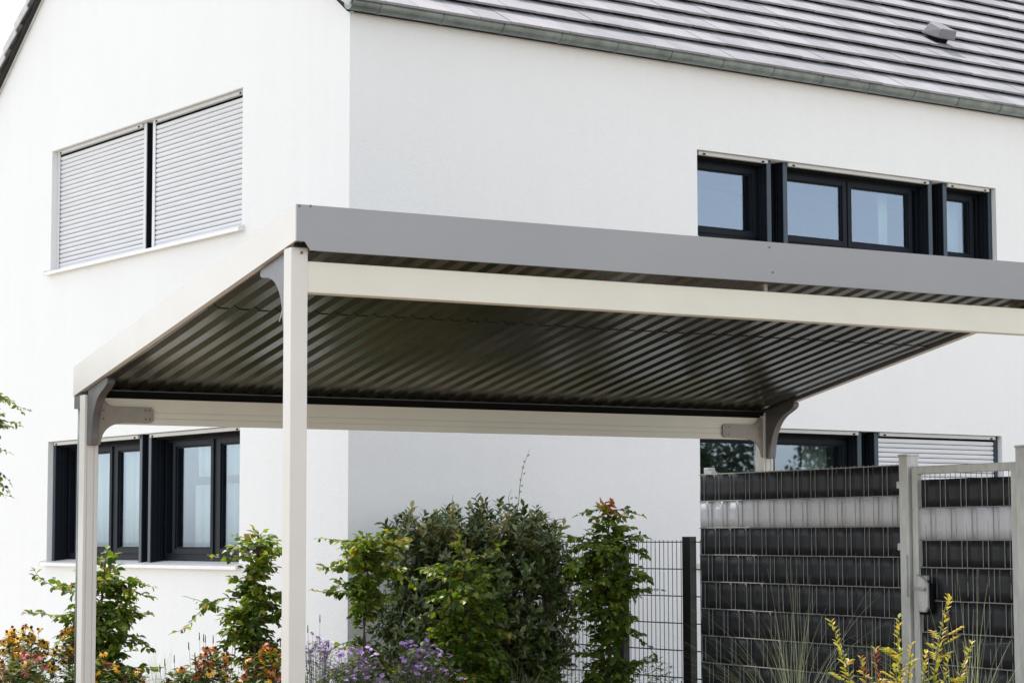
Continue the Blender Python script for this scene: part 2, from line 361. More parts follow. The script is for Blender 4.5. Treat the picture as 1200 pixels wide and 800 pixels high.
window(fnG, OP_G[0], [(1.70, 3.47, [(1.90, 2.47), (2.67, 3.20)]), (3.60, 5.51, [(3.85, 4.45), (4.65, 5.25)])], [(3.45, 3.62)], (0, 1), .060, 'upper gable window with both white roller shutters closed', 'shutter')
window(fnG, OP_G[1], [(1.70, 3.47, [(1.86, 2.37), (2.57, 3.20)]), (3.60, 5.50, [(3.75, 4.35), (4.55, 5.22)])], [(3.45, 3.62)], (), .055, 'lower gable window with open shutters and curtains')
window(fnR, OP_R[0], [(3.53, 4.44, [(3.66, 4.33)]), (4.59, 6.49, [(4.72, 5.44), (5.58, 6.30)]), (6.645, 7.318, [(6.79, 7.14)])], [(4.42, 4.61), (6.47, 6.66)], (), .055, 'upper long window divided in three units')
window(fnR, OP_R[1], [(3.53, 5.51, [(3.66, 4.42), (4.58, 5.385)]), (5.68, 7.33, [(5.9, 7.1)])], [(5.49, 5.70)], (1,), .055, 'lower window behind the fence with its right shutter closed')

# roof: two slopes of flat interlocking tiles
EXPO = .338; PB = Vector((0, -.15, 5.58)); NROW = 14
sdir = Vector((0, math.cos(PT), math.sin(PT))); ndir = Vector((0, -math.sin(PT), math.cos(PT)))
def slope_mesh(mirror):
    rnd = random.Random(3 + mirror); mb = MB(); TW = .30
    fy = (lambda y: W_-y) if mirror else (lambda y: y)
    x0, x1 = -.10, L_+.08
    for rI in range(NROW):
        s0 = -.075+EXPO*rI
        s1 = s0+EXPO+.07
        nx = int((x1-x0)/TW)
        off = (TW/2 if rI % 2 else 0)
        xs = [x0]+[x0+off+k*TW for k in range(1 if off == 0 else 0, nx+1)]+[x1]
        xs = [q for i, q in enumerate(xs) if i == 0 or q-xs[i-1] > .02]
        for a, b2 in zip(xs[:-1], xs[1:]):
            j = rnd.uniform(-.0022, .0022); e = rnd.uniform(-.003, .003)
            def P(x, s, h): 
                q = PB+sdir*s+ndir*h; return (x, fy(q.y), q.z)
            h0 = .0+j
            vs_ = [P(a+.0022, s0+e, h0-.020), P(b2-.0022, s0+e, h0-.020), P(b2-.0015, s1, h0-.074), P(a+.0015, s1, h0-.074),
                   P(a+.0022, s0+e, h0), P(b2-.0022, s0+e, h0), P(b2-.0015, s1, h0-.054), P(a+.0015, s1, h0-.054)]
            mb.hexa(vs_, 0)
        # verge skirt on the outer tiles
        for (xa, xb) in ((x0-.012, x0-.0005), (x1+.0005, x1+.012)):
            mb.hexa([P(xa, s0, -.085), P(xb, s0, -.085), P(xb, s1-.07, -.125), P(xa, s1-.07, -.125), P(xa, s0, .002), P(xb, s0, .002), P(xb, s1-.07, -.036), P(xa, s1-.07, -.036)], 2)
    # underlay deck
    sA = (W_/2+.15)/math.cos(PT)
    mb.hexa([P(-.06, .0, -.16), P(L_+.05, .0, -.16), P(L_+.05, sA, -.16), P(-.06, sA, -.16), P(-.06, .0, -.092), P(L_+.05, .0, -.092), P(L_+.05, sA, -.092), P(-.06, sA, -.092)], 1)
    return mb
rm = slope_mesh(0); r2 = slope_mesh(1); o_ = len(rm.v); rm.v += r2.v; rm.f += [tuple(reversed([i+o_ for i in f])) for f in r2.f]; rm.m += r2.m
roof = rm.build('roof', ['tile', 'tilejoint', 'verge'], house)
# ridge
rz = 5.58+TP*(W_/2+.15)
MB().prism([(W_/2-.14, rz-.09), (W_/2, rz+.035), (W_/2+.14, rz-.09)], lambda p, tt: (tt, p[0], p[1]), -.11, L_+.1).build('ridge', 'tile', roof)
# verge boards on the gable
for mir in (0, 1):
    def Q(x, y, z): return (x, W_-y if mir else y, z)
    sA = (W_/2)/math.cos(PT)
    mb = MB(); y0, y1 = -.06, W_/2-.002
    mb.hexa([Q(-.028, y0, ZE+TP*y0-.01), Q(.0-.002, y0, ZE+TP*y0-.01), Q(-.002, y1, ZE+TP*y1-.01), Q(-.028, y1, ZE+TP*y1-.01), Q(-.028, y0, ZE+TP*y0+.085), Q(-.002, y0, ZE+TP*y0+.085), Q(-.002, y1, ZE+TP*y1+.085), Q(-.028, y1, ZE+TP*y1+.085)])
    mb.build('verge_board', 'verge', house)
# vent cap on the roof
vc = PB+sdir*1.63; 
mb = MB()
def VP(x, s, h): q = PB+sdir*s+ndir*h; return (x, q.y, q.z)
X, s_ = 7.62, 1.33
mb.hexa([VP(X-.12, s_-.02, .05), VP(X+.12, s_-.02, .05), VP(X+.10, s_+.26, -.02), VP(X-.10, s_+.26, -.02), VP(X-.11, s_+.0, .15), VP(X+.11, s_+.0, .15), VP(X+.075, s_+.22, .13), VP(X-.075, s_+.22, .13)])
mb.hexa([VP(X-.08, s_+.03, -.03), VP(X+.08, s_+.03, -.02), VP(X+.08, s_+.2, -.02), VP(X-.08, s_+.2, -.02), VP(X-.08, s_+.03, .06), VP(X+.08, s_+.03, .06), VP(X+.08, s_+.2, .06), VP(X-.08, s_+.2, .06)], 1)
mb.build('roof_vent', ['vent', 'black'], roof, bevel=.012)
# eaves fascia and gutter
MB().box(-.02, L_, -.032, -.002, 5.455, 5.60).build('eaves_board', 'verge', house)
gm = MB(); gr, gy, gz = .066, -.105, 5.520; n = 14
def arc(rad, k0=0, k1=n): return [(gy-rad*math.cos(math.pi*k/n), gz-rad*math.sin(math.pi*k/n)) for k in range(k0, k1+1)]
po = arc(gr)+list(reversed(arc(gr-.004)))
gm.prism(po, lambda p, tt: (tt, p[0], p[1]), -.075, L_+.05)
gm.tube([(-.077, gy-gr, gz+.003), (L_+.05, gy-gr, gz+.003)], .010, 8)
gm.prism(arc(gr-.001), lambda p, tt: (tt, p[0], p[1]), -.078, -.0755)
gutter = gm.build('gutter', 'zinc', house, smooth=False)
k = 0
while .2+.588*k < L_:
    x = .18+.588*k; k += 1
    mb = MB(); mb.prism(arc(gr+.004)+list(reversed(arc(gr+.0005))), lambda p, tt: (tt, p[0], p[1]), x, x+.028)
    mb.tube([(x+.0, gy-gr, gz+.003), (x+.028, gy-gr, gz+.003)], .0145, 8)
    mb.build('gutter_bracket', 'zinc', gutter)

# curtains behind the lower gable window (hang inside: things of their own)
def hou(x, y, z=0):
    c, s = math.cos(HOU_RZ), math.sin(HOU_RZ); return Vector((HOU.x+x*c-y*s, HOU.y+x*s+y*c, z))
def curtain(fn, s0, s1, z0, z1, d, label, amp=.015, split=None, grp='curtains inside the house'):
    mb = MB(); n = int((s1-s0)/.012); rnd = random.Random(int(s0*100)); ph = rnd.random()*6
    vs_ = []; 
    for j, z in enumerate((z0, (z0+z1)/2, z1)):
        for i in range(n+1):
            s = s0+(s1-s0)*i/n
            dd = d+amp*(math.sin(s*62+ph+.4*j)+.5*math.sin(s*101+ph*2))
            vs_.append(fn(s, dd, z))
    fs = [(j*(n+1)+i, j*(n+1)+i+1, (j+1)*(n+1)+i+1, (j+1)*(n+1)+i) for j in range(2) for i in range(n)]
    mb.add(vs_, fs); o = mb.build('curtain', 'curtain', smooth=True, solid=.002, loc=HOU); o.rotation_euler.z = HOU_RZ
    return tag(o, label, 'curtain')
curtain(fnG, 3.70, 4.95, 1.17, 2.30, .275, 'white sheer curtain behind the left half of the lower gable window')
curtain(fnG, 1.72, 2.97, 1.17, 1.86, .275, 'half height white cafe curtain in the lower gable window')
curtain(fnG, 1.72, 2.95, 1.93, 2.31, .275, 'short white valance curtain above the half height curtain')
curtain(fnR, 5.15, 5.45, 1.17, 2.30, .45, 'pale curtain at the edge of the lower window behind the fence')
curtain(fnR, 6.98, 7.25, 3.97, 4.70, .42, 'pale curtain in the narrow right unit of the upper window')
curtain(fnR, 6.14, 6.28, 3.97, 4.70, .42, 'narrow white curtain edge in the middle unit of the upper window')

# ================================================================ CARPORT
cp = empty('carport', CAR, CAR_RZ, 'cream metal carport with sloping ribbed roof and silver grey front fascia', 'carport')
CL, CD, CS = 5.17, 3.20, math.tan(R(10.343)); ZF = 2.846; FH = .180
rz_ = lambda y: ZF-CS*y
# ribbed roof sheet
mb = MB(); per = .12; nper = int(CL/per); z_ = .022
prof = []; x = .012
while x < CL-.13:
    prof += [(x, 0), (x+.058, 0), (x+.062, .026), (x+.082, .026)]; x += .12
prof.append((x, 0)); prof.append((CL-.012, 0))
def sheet(mb, ya, yb, dz):
    ny = 8; vs_ = []
    for j in range(ny+1):
        y = ya+(yb-ya)*j/ny
        for (px, pz) in prof:
            wob = .0012*math.sin(px*3.1+y*2.3)+.0008*math.sin(px*11+y*5)
            vs_.append((px, y, rz_(y)+z_+pz+dz+wob))
    k = len(prof)
    mb.add(vs_, [(j*k+i, (j+1)*k+i, (j+1)*k+i+1, j*k+i+1) for j in range(ny) for i in range(k-1)])
sheet(mb, .03, 1.31, 0)
sheet(mb, 1.27, CD-.02, -.004)
rs = mb.build('roof_sheet', 'ceil', cp, solid=.0012)
rs.modifiers['s'].offset = 1
# screws
sc = MB().ico((0, 0, 0), .0065, 0, (1, 1, .6)).build('roof_screw', 'bolt', rs); first = True
for k in range(0, int(CL/.12)-1, 2):
    for y in (1.285, 1.93 if k % 4 else 1.9):
        p = (.012+k*.12+.036, y, rz_(y)+z_-.002)
        if first: sc.location = p; first = False
        else: clone(sc, rs, p)
# fascias
fm = MB()
fm.prism([(0, ZF), (.045, ZF-.003), (.075, ZF-.043), (CL-.075, ZF-.043), (CL-.045, ZF-.003), (CL, ZF), (CL, ZF+FH), (0, ZF+FH)], lambda p, tt: (p[0], tt, p[1]), -.004, 0); fm.box(.076, CL-.076, .0005, .020, ZF-.043, ZF-.040); fm.box(0, CL, .0005, .035, ZF+FH-.003, ZF+FH)
fo = fm.build('front_fascia', 'fascia', cp)
for (x, z) in ((.015, ZF+FH-.008), (.075, ZF+FH-.004), (2.88, ZF+FH-.03), (2.9, ZF+.012)): 
    MB().ico((x, -.006, z), .007, 0, (1, .5, 1)).build('rivet', 'bolt', fo)
for (xa, xb, nm_) in ((-.006, -.0005, 'side_fascia'), (CL+.0005, CL+.006, 'side_fascia')):
    mb = MB(); s_ = 1 if xa < 0 else -1
    mb.hexa([(xa, -.004, ZF), (xb, -.004, ZF), (xb, CD, rz_(CD)), (xa, CD, rz_(CD)), (xa, -.004, ZF+FH+.001), (xb, -.004, ZF+FH+.001), (xb, CD, rz_(CD)+FH), (xa, CD, rz_(CD)+FH)])
    xi = sorted((xb if s_ > 0 else xa, (xb if s_ > 0 else xa)+s_*.030)); 
    mb.hexa([(xi[0], .002, ZF+.001), (xi[1], .002, ZF+.001), (xi[1], CD, rz_(CD)+.001), (xi[0], CD, rz_(CD)+.001), (xi[0], .002, ZF+.004), (xi[1], .002, ZF+.004), (xi[1], CD, rz_(CD)+.004), (xi[0], CD, rz_(CD)+.004)])
    mb.build(nm_, 'white_paint', cp)
# side rails under the sheet edge
for (xa, xb) in ((.034, .040), (CL-.040, CL-.034)):
    MB().hexa([(xa, .15, rz_(.15)+.002), (xb, .15, rz_(.15)+.002), (xb, CD-.1, rz_(CD-.1)+.002), (xa, CD-.1, rz_(CD-.1)+.002), (xa, .15, rz_(.15)+.021), (xb, .15, rz_(.15)+.021), (xb, CD-.1, rz_(CD-.1)+.021), (xa, CD-.1, rz_(CD-.1)+.021)]).build('side_rail', 'bracket', cp)
# beams
M['bracket2'] = surf('beige_grey_bracket', (.23, .215, .18), .42, .2, .08, 20, .05, 80)
MB().box(.088, CL-.088, .060, .108, 2.602, 2.757).build('front_beam', 'cream', cp, bevel=.004)
MB().box(.098, CL-.098, .109, .125, 2.60, 2.612).build('beam_lip', 'cream', cp)
mb = MB(); y = 3.03
bands = [(2.090, 2.124, 0), (2.124, 2.130, .006), (2.130, 2.160, 0), (2.160, 2.166, .006), (2.166, 2.246, 0)]
for (a, b2, dd) in bands: mb.box(.088, CL-.088, y+dd, y+.05, a+.0002, b2-.0002 if dd else b2)
mb.build('rear_beam', 'cream', cp)
MB().box(2.888, 2.912, .062, .085, 2.7575, 2.80).build('beam_clip', 'bracket2', cp)
# posts: section with two grooves on the front face
def post(x0, y0, z1, groove=True):
    w2 = .09; g = .006
    if groove: pts = [(0, 0), (.018, 0), (.018, g), (.024, g), (.024, 0), (.062, 0), (.062, g), (.068, g), (.068, 0), (w2, 0), (w2, w2), (0, w2)]
    else: pts = [(0, 0), (w2, 0), (w2, w2), (0, w2)]
    mb = MB(); mb.prism(pts, lambda p, tt: (x0+p[0], y0+p[1], tt), 0.0, z1)
    mb.box(x0-.03, x0+.12, y0-.03, y0+.12, .004, .014)
    return mb.build('post', 'white_paint', cp, bevel=.0035)
pA = post(0, .055, 2.822, False); pB = post(CL-.09, .055, 2.822, False)
pC = post(0.002, 3.012, 2.262); pD = post(CL-.092, 3.012, 2.262)
for p_, x in ((pA, .045), (pB, CL-.045)):
    MB().ico((x+.01, .0535, 2.795), .009, 0, (1, .45, 1)).build('bolt', 'bolt', p_)
# capping clip at front corner
MB().box(.010, .095, .010, .050, 2.824, 2.841).box(.092, .115, .015, .055, 2.80, 2.84).build('corner_clip', 'black', cp, bevel=.003)
# brackets
def arcpts(p0, p1, c, n=12):   # quadratic curve
    return [((1-q)**2*p0[0]+2*q*(1-q)*c[0]+q*q*p1[0], (1-q)**2*p0[1]+2*q*(1-q)*c[1]+q*q*p1[1]) for q in [i/n for i in range(n+1)]]
def side_bracket(x0, ys, sg, ztop, foot, width=.05):
    """gusset in the depth plane: from post face ys, running sg (+1 back / -1 front) under the roof"""
    y_ = lambda a: ys+sg*a
    top = lambda a: rz_(y_(a))-.003
    pts = [(0, top(0)), (.30, top(.30)), (.325, top(.325)-.010), (.332, top(.33)-.028), (.322, top(.32)-.044), (.29, top(.29)-.056)]
    pts += arcpts((.26, top(.26)-.064), (.055, foot+.03), (.075, top(.15)-.10))
    pts += [(.05, foot), (0, foot)]
    mb = MB(); mb.prism([(y_(a), z) for a, z in pts], lambda p, tt: (tt, p[0], p[1]), x0, x0+width)
    o = mb.build('bracket', 'bracket', cp, bevel=.003)
    for (a, z) in ((.02, foot+.03), (.02, top(.0)-.07), (.29, top(.29)-.03), (.15, top(.15)-.03)):
        MB().ico((x0+width+.001 if x0 < 2 else x0-.001, y_(a), z), .007, 0, (.5, 1, 1)).build('bolt', 'bolt', o)
    return o
side_bracket(.020, 3.010, -1, 2.26, 1.955); side_bracket(CL-.070, 3.010, -1, 2.26, 1.955)
side_bracket(.020, .147, 1, 2.8, 2.45); side_bracket(CL-.070, .147, 1, 2.8, 2.45)
def beam_bracket(xs, sg, yf):
    pts = [(-.0, 2.243), (.035, 2.243)]+arcpts((.036, 2.243), (.11, 2.196), (.045, 2.198), 6)+[(.33, 2.196), (.345, 2.19), (.352, 2.178), (.352, 2.118), (.345, 2.106), (.33, 2.10)]
    pts += arcpts((.17, 2.098), (.018, 1.99), (.035, 2.09))+[(.012, 1.962), (-.0, 1.962)]
    mb = MB(); mb.prism([(xs+sg*a, z) for a, z in pts], lambda p, tt: (p[0], tt, p[1]), yf-.014, yf-.001)
    o = mb.build('bracket', 'bracket2', cp, bevel=.002)
    for (a, z) in ((.325, 2.175), (.325, 2.122), (.30, 2.175), (.30, 2.122), (.03, 2.17), (.03, 2.12)):
        MB().ico((xs+sg*a, yf-.015, z), .0065, 0, (1, .5, 1)).build('bolt', 'bolt', o)
beam_bracket(.092, 1, 3.026); beam_bracket(CL-.092, -1, 3.026)
# rear gutter of the carport + black strip that paints the shade in the eave gap + downpipe
MB().box(.01, CL-.01, 3.085, 3.096, 2.19, 2.30).box(.01, CL-.01, 3.0985, 3.21, 2.185, 2.19).box(.01, CL-.01, 3.205, 3.212, 2.192, 2.32).box(.005, .0095, 3.1, 3.212, 2.185, 2.30).box(CL-.0095, CL-.005, 3.1, 3.212, 2.185, 2.30).build('rear_gutter', 'bracket', cp)
MB().box(.06, CL-.06, 3.045, 3.083, 2.2475, 2.292).build('gap_shade_strip', 'black', cp)
for x in (.035, CL-.035):
    MB().tube([(x, 3.150, .05), (x, 3.150, 2.186)], .026, 12).build('downpipe', 'zinc', cp, smooth=True)
# cable tie hanging at the front bracket
MB().tube([(.035, .20, 2.66), (.037, .205, 2.60), (.030, .215, 2.54), (.022, .24, 2.47)], .0022, 5).build('cable_tie', 'white_paint', cp)

# ================================================================ PRIVACY FENCE + GATE
def wires(mb, L, zs, ztop, zbot, mi=0, pitch=.05, x0=0., dx=.0105, rh=.0038, rv=.0026, over=None):
    for z in zs:
        for y in (-dx, dx): mb.tube([(x0, y, z), (x0+L, y, z)], rh, 6, mi)
    n = int(L/pitch)
    for i in range(n+1):
        x = x0+i*pitch; mb.tube([(x, 0, zbot), (x, 0, ztop)], rv, 5, mi)
def weave_strip(name, x0, x1, z0, z1, mat, parent, phase, label=None, per=.2):
    """PVC strip woven through the vertical wires: in front of two, behind two"""
    n = max(8, int((x1-x0)/.008)); vs_ = []; rnd = random.Random(int(z0*1000)+int(x0*77)); tl = rnd.uniform(-.0015, .0015)
    for j in range(4):
        z = z0+(z1-z0)*j/3
        for i in range(n+1):
            x = x0+(x1-x0)*i/n
            q = ((x-x0)/per+phase) % 1.
            a = math.sin(2*math.pi*q); a = max(-1, min(1, a*1.9))
            y = -a*.0075+tl*(j-1.5)+.0012*math.sin(x*17+z*40)
            vs_.append((x, y, z))
    k = n+1
    mb = MB().add(vs_, [(j*k+i, j*k+i+1, (j+1)*k+i+1, (j+1)*k+i) for j in range(3) for i in range(n)])
    o = mb.build(name, mat, parent, smooth=True, solid=.0014)
    if label: o['label'] = label
    return o
ROWS = [1.848-.1935*k for k in range(10)]
fence = empty('privacy_fence', FEN, FEN_RZ, 'tall double wire fence panel woven with anthracite strips and one pale grey strip', 'fence')
mb = MB(); wires(mb, 2.40, ROWS, 1.858, .08); mb.build('wire_mesh', 'wire', fence)
for k in range(9):
    pale = (k == 1)
    weave_strip('privacy_strip', -.004, 2.41, ROWS[k+1]+.004, ROWS[k]-.004, 'lstrip' if pale else 'strip', fence, .0 if k % 2 else .5, 'pale grey strip' if pale else None)
MB().box(-.01, .05, .035, .095, 0, 1.90).build('fence_post', 'galv', fence, bevel=.004)
mb = MB(); mb.box(.06, .16, .0, .03, 1.855, 1.875).box(.062, .072, 0, .03, 1.84, 1.856); mb.build('top_clip', 'galv', fence)
for z in (1.70, 1.31, .6): MB().box(2.385, 2.425, -.03, -.012, z, z+.045).build('clamp', 'galv', fence, bevel=.003)
# rows of gate
def fenp(x, y=0, z=0):
    c, s = math.cos(FEN_RZ), math.sin(FEN_RZ); return Vector((FEN.x+x*c-y*s, FEN.y+x*s+y*c, z))
def gpost(x, ztop, label):
    o = empty('gate_post', fenp(x, 0, 0), FEN_RZ, label, 'post', 'galvanised gate posts')
    MB().box(-.045, .045, -.045, .045, 0, ztop).build('shaft', 'galv', o, bevel=.006)
    MB().box(-.049, .049, -.049, .049, ztop-.004, ztop+.010).build('cap', 'galv', o, bevel=.004)
    return o
gp1 = gpost(2.475, 1.905, 'galvanised square post between the woven fence panel and the gate latch')
gp2 = gpost(3.60, 1.92, 'galvanised square post on the hinge side of the gate, cut by the right edge')
MB().box(.022, .036, -.058, -.0455, 1.02, 1.28).build('strike_plate', 'galv', gp1, bevel=.002)
gate = empty('garden_gate', fenp(2.535), FEN_RZ, 'galvanised framed gate filled with anthracite strips and one pale strip, with latch', 'gate')
GW = 1.0
mb = MB(); mb.box(0, .055, -.025, .025, .12, 1.835); mb.box(GW-.05, GW, -.025, .025, .12, 1.835); mb.box(.055, GW-.05, -.025, .025, 1.785, 1.835); mb.box(.055, GW-.05, -.025, .025, .12, .17)
gf = mb.build('gate_frame', 'galv', gate, bevel=.004)
GR = [1.755, 1.575, 1.375, 1.205, 1.0, .805, .61, .415, .22]
mb = MB(); wires(mb, GW-.11, GR[1:], 1.785, .17, x0=.056, pitch=.05); mb.build('wire_mesh', 'wire', gate)
for k in range(8):
    weave_strip('privacy_strip', .057, GW-.052, GR[k+1]+.004, GR[k]-.004, 'lstrip' if k == 1 else 'strip', gate, .25 if k % 2 else .6, 'pale grey strip' if k == 1 else None)
lk = MB().box(.085, .165, -.052, -.0255, .985, 1.155).build('lock_case', 'galv', gate, bevel=.004)
MB().prism([(.09, 1.165), (.15, 1.145), (.20, 1.11), (.20, .96), (.18, .93), (.09, .93)], lambda p, tt: (p[0], tt, p[1]), -.075, -.053).build('lock_shield', 'galv', gate, bevel=.006)
MB().prism([(.09, 1.15), (.16, 1.13), (.215, 1.10), (.215, .945), (.19, .915), (.09, .915)], lambda p, tt: (p[0], tt, p[1]), -.0515, -.027).build('lock_cover', 'black', gate, bevel=.006)
MB().tube([(.125, -.07, 1.075), (.125, -.115, 1.075)], .009, 8).tube([(.12, -.115, 1.075), (.225, -.115, 1.075)], .009, 8).build('handle', 'galv', lk, smooth=True)

# dark wire fence towards the house
DF = Vector((1.271, 16.6, 0)); DF_RZ = R(35.868+90)   # local +X runs back towards the wall
dfn = empty('wire_fence', DF, DF_RZ, 'low black double wire fence on square posts behind the shrubs', 'fence')
mb = MB(); wires(mb, 1.95, [1.36-.2*k for k in range(7)], 1.375, .05, pitch=.05, x0=.03, rh=.0038, rv=.0028); mb.build('wire_mesh', 'blackpost', dfn)
mb = MB(); wires(mb, .20, [1.36-.2*k for k in range(7)], 1.375, .05, pitch=.05, x0=-.24, rh=.0038, rv=.0028); mb.build('wire_mesh', 'blackpost', dfn)
for x, hw in ((-.115, .045), (.69, .062), (1.61, .062)):
    MB().box(x-hw, x+hw, .012, .075, 0, 1.40 if x < .1 else 1.30).build('fence_post', 'blackpost', dfn, bevel=.003)

# ================================================================ PLANTS
def rv(rnd, a=1.): return Vector((rnd.uniform(-a, a), rnd.uniform(-a, a), rnd.uniform(-a, a)))
def spray(tw, lf, rnd, p, d, length, leafL, leafW, step, mi_fn, droop=.25, sub=.0, tr=.0035):
    """a twig with two ranked leaves; returns points"""
    pts = [p.copy()]; d = d.normalized(); n = max(2, int(length/step)); side = 1
    cur = p.copy(); dd = d.copy()
    for i in range(n):
        dd = (dd+Vector((0, 0, -droop*.10))+rv(rnd, .14)).normalized(); cur = cur+dd*step; pts.append(cur.copy())
        q = (i+1)/n
        w = dd.cross(Vector((0, 0, 1)))
        if w.length < .1: w = Vector((rnd.uniform(-1, 1), rnd.uniform(-1, 1), 0))
        w.normalize()
        if q > .12:
            ld = (dd*.55+w*side*.9+Vector((0, 0, rnd.uniform(-.8, .35)))+rv(rnd, .45)).normalized()
            nr = (Vector((0, 0, 1))+rv(rnd, .9)).normalized()
            s = rnd.uniform(.6, 1.2)*(1-.35*q*q)
            lf.leaf(cur, ld, nr, leafL*s, leafW*s, mi_fn(q, cur), rnd.uniform(.05, .35), rnd.uniform(.05, .25))
        side = -side
        if sub and rnd.random() < sub and i > 1 and length > .12:
            sd_ = (dd*.6+w*side*.8+Vector((0, 0, rnd.uniform(-.1, .25)))).normalized()
            spray(tw, lf, rnd, cur, sd_, length*(1-q*.6)*.5, leafL, leafW, step, mi_fn, droop, 0, tr*.6)
    lf.leaf(cur, dd, (Vector((0, 0, 1))+rv(rnd, .3)).normalized(), leafL*.8, leafW*.8, mi_fn(1, cur), .2, .15)
    k = len(pts); tw.tube(pts, [tr*(1-.7*i/(k-1)) for i in range(k)], 4, 0)
def hornbeam(seed, loc, H, profile, nb, label, arms=(), leaf=(.072, .046), lean=(0, 0), tips=.35, dry=0):
    rnd = random.Random(seed); root = empty('hornbeam_tree', loc, 0, label, 'young tree', 'young hornbeams in the planting bed')
    tw = MB(); lf = MB(); tk = MB(); n = 14
    stem = lambda z: Vector((lean[0]*z/H+.012*math.sin(z*7+seed), lean[1]*z/H+.012*math.cos(z*6+seed), z))
    tk.tube([stem(H*1.0*i/n) for i in range(n+1)], [.0155*(1-.8*i/n)+.002 for i in range(n+1)], 7)
    def prof(z):
        for (z0, r0), (z1, r1) in zip(profile[:-1], profile[1:]):
            if z0 <= z <= z1: return r0+(r1-r0)*(z-z0)/(z1-z0)
        return 0
    zmax = profile[-1][0]
    def mi(q, p):
        top = max(0, min(1, (p.z-zmax*.72)/(zmax*.28)))
        out = Vector((p.x, p.y, 0)).length
        return 1 if rnd.random() < tips*(.25+.9*top+1.2*max(0, out-.22)) else 0  # sunlit look put into leaf colour: paler ones more likely upward and outward
    tot = 0; tries = 0
    while tot < nb and tries < nb*20:
        tries += 1
        z = rnd.uniform(profile[0][0], zmax); rr_ = prof(z)
        if rnd.random() > (rr_/.38)**.7+.05 or rr_ < .03: continue
        tot += 1; a = rnd.uniform(0, 2*math.pi); el = rnd.uniform(-.35, .95)+.5*max(0, (z-zmax*.85)/(zmax*.15))
        zs = max(.12, z-rr_*.35*max(el, 0)); d = Vector((math.cos(a), math.sin(a), el))
        spray(tw, lf, rnd, stem(min(zs, H)), d, rr_*rnd.choice((.35, .5, .6, .75, 1.05)), leaf[0], leaf[1], .022, mi, .55, .35)
    for (z, a, el, ln) in arms:
        spray(tw, lf, rnd, stem(z), Vector((math.cos(a), math.sin(a), el)), ln, leaf[0]*.9, leaf[1]*.85, .024, mi, .2, .12, .005)
    if dry:
        for i in range(dry):
            p = stem(H*.985)+rv(rnd, .05)+Vector((0, 0, .0)); lf.leaf(p, rv(rnd, 1), rv(rnd, 1), .06, .035, 2, .5, .4)
    tk.build('trunk', 'bark', root, smooth=True); tw.build('branches', 'bark', root)
    lf.build('crown', ['hornbeam', 'hornbeam_tip', 'dry'], root)
    return root
PI = math.pi
hornbeam(11, (-2.725, 14.9, 0), 1.30, [(.30, .10), (.45, .22), (.62, .27), (.80, .30), (1.0, .30), (1.15, .24), (1.28, .12), (1.37, .04)], 145,
         'hornbeam sapling directly behind the left rear carport post', arms=[(1.02, PI*.97, .12, .48), (.86, PI*1.05, .15, .46), (.80, PI*.9, -.05, .50), (1.05, .05, .20, .36), (.78, -.05, .12, .38), (.55, .1, .1, .40), (1.12, .2, .15, .34)])
hornbeam(23, (-1.745, 15.2, 0), 1.44, [(.42, .08), (.58, .18), (.75, .26), (.92, .27), (1.05, .20), (1.12, .14), (1.2, .17), (1.32, .22), (1.40, .16), (1.45, .04)], 165,
         'hornbeam sapling between the lower gable window and the front left carport post', arms=[(.98, PI*.98, .02, .56), (.90, PI*1.06, .05, .46), (1.28, PI*1.0, .10, .34), (1.30, 0., .18, .26)])
hornbeam(37, (-1.015, 15.5, 0), 1.43, [(.30, .12), (.42, .25), (.55, .30), (.62, .14), (.72, .04), (.84, .08), (.95, .22), (1.10, .28), (1.25, .30), (1.38, .24), (1.45, .07)], 185,
         'hornbeam sapling just right of the front left post with a ball shaped upper crown', arms=[(.70, PI*.95, -.1, .30), (1.0, PI, .05, .36), (.60, -.1, .2, .42), (1.2, -.05, .15, .36), (1.35, PI*.95, .12, .38), (.5, PI*1.05, .05, .38)])
hornbeam(41, (-.335, 15.80, 0), 1.40, [(.15, .25), (.4, .36), (.7, .38), (.95, .36), (1.2, .32), (1.32, .24), (1.40, .08)], 125,
         'light green hornbeam sapling growing in front of the broad evergreen shrub', arms=[(.62, PI*.95, .05, .40), (.9, PI, .1, .36), (1.2, PI, .1, .3), (1.25, 0, .2, .3)], tips=.35)
hornbeam(53, (.70, 16.35, 0), 1.63, [(.10, .18), (.35, .28), (.5, .26), (.62, .20), (.8, .26), (1.0, .32), (1.25, .34), (1.4, .29), (1.52, .20), (1.62, .06)], 235,
         'dark dense hornbeam in front of the black wire fence with orange dry leaves on top', arms=[(1.0, 0, .1, .40), (.75, -.2, .0, .42), (1.6, PI*.98, .05, .26), (1.6, .0, .05, .26), (.5, .1, .15, .36)], tips=.10, dry=26)
# leafy tree whose twigs enter at the left edge
hornbeam(61, (-3.54, 14.0, 0), 2.58, [(1.5, .10), (1.75, .38), (1.95, .43), (2.1, .43), (2.3, .43), (2.45, .34), (2.6, .12)], 330, 'leafy twigs reaching in at the left edge beside the white gable wall', leaf=(.050, .026), tips=.2)

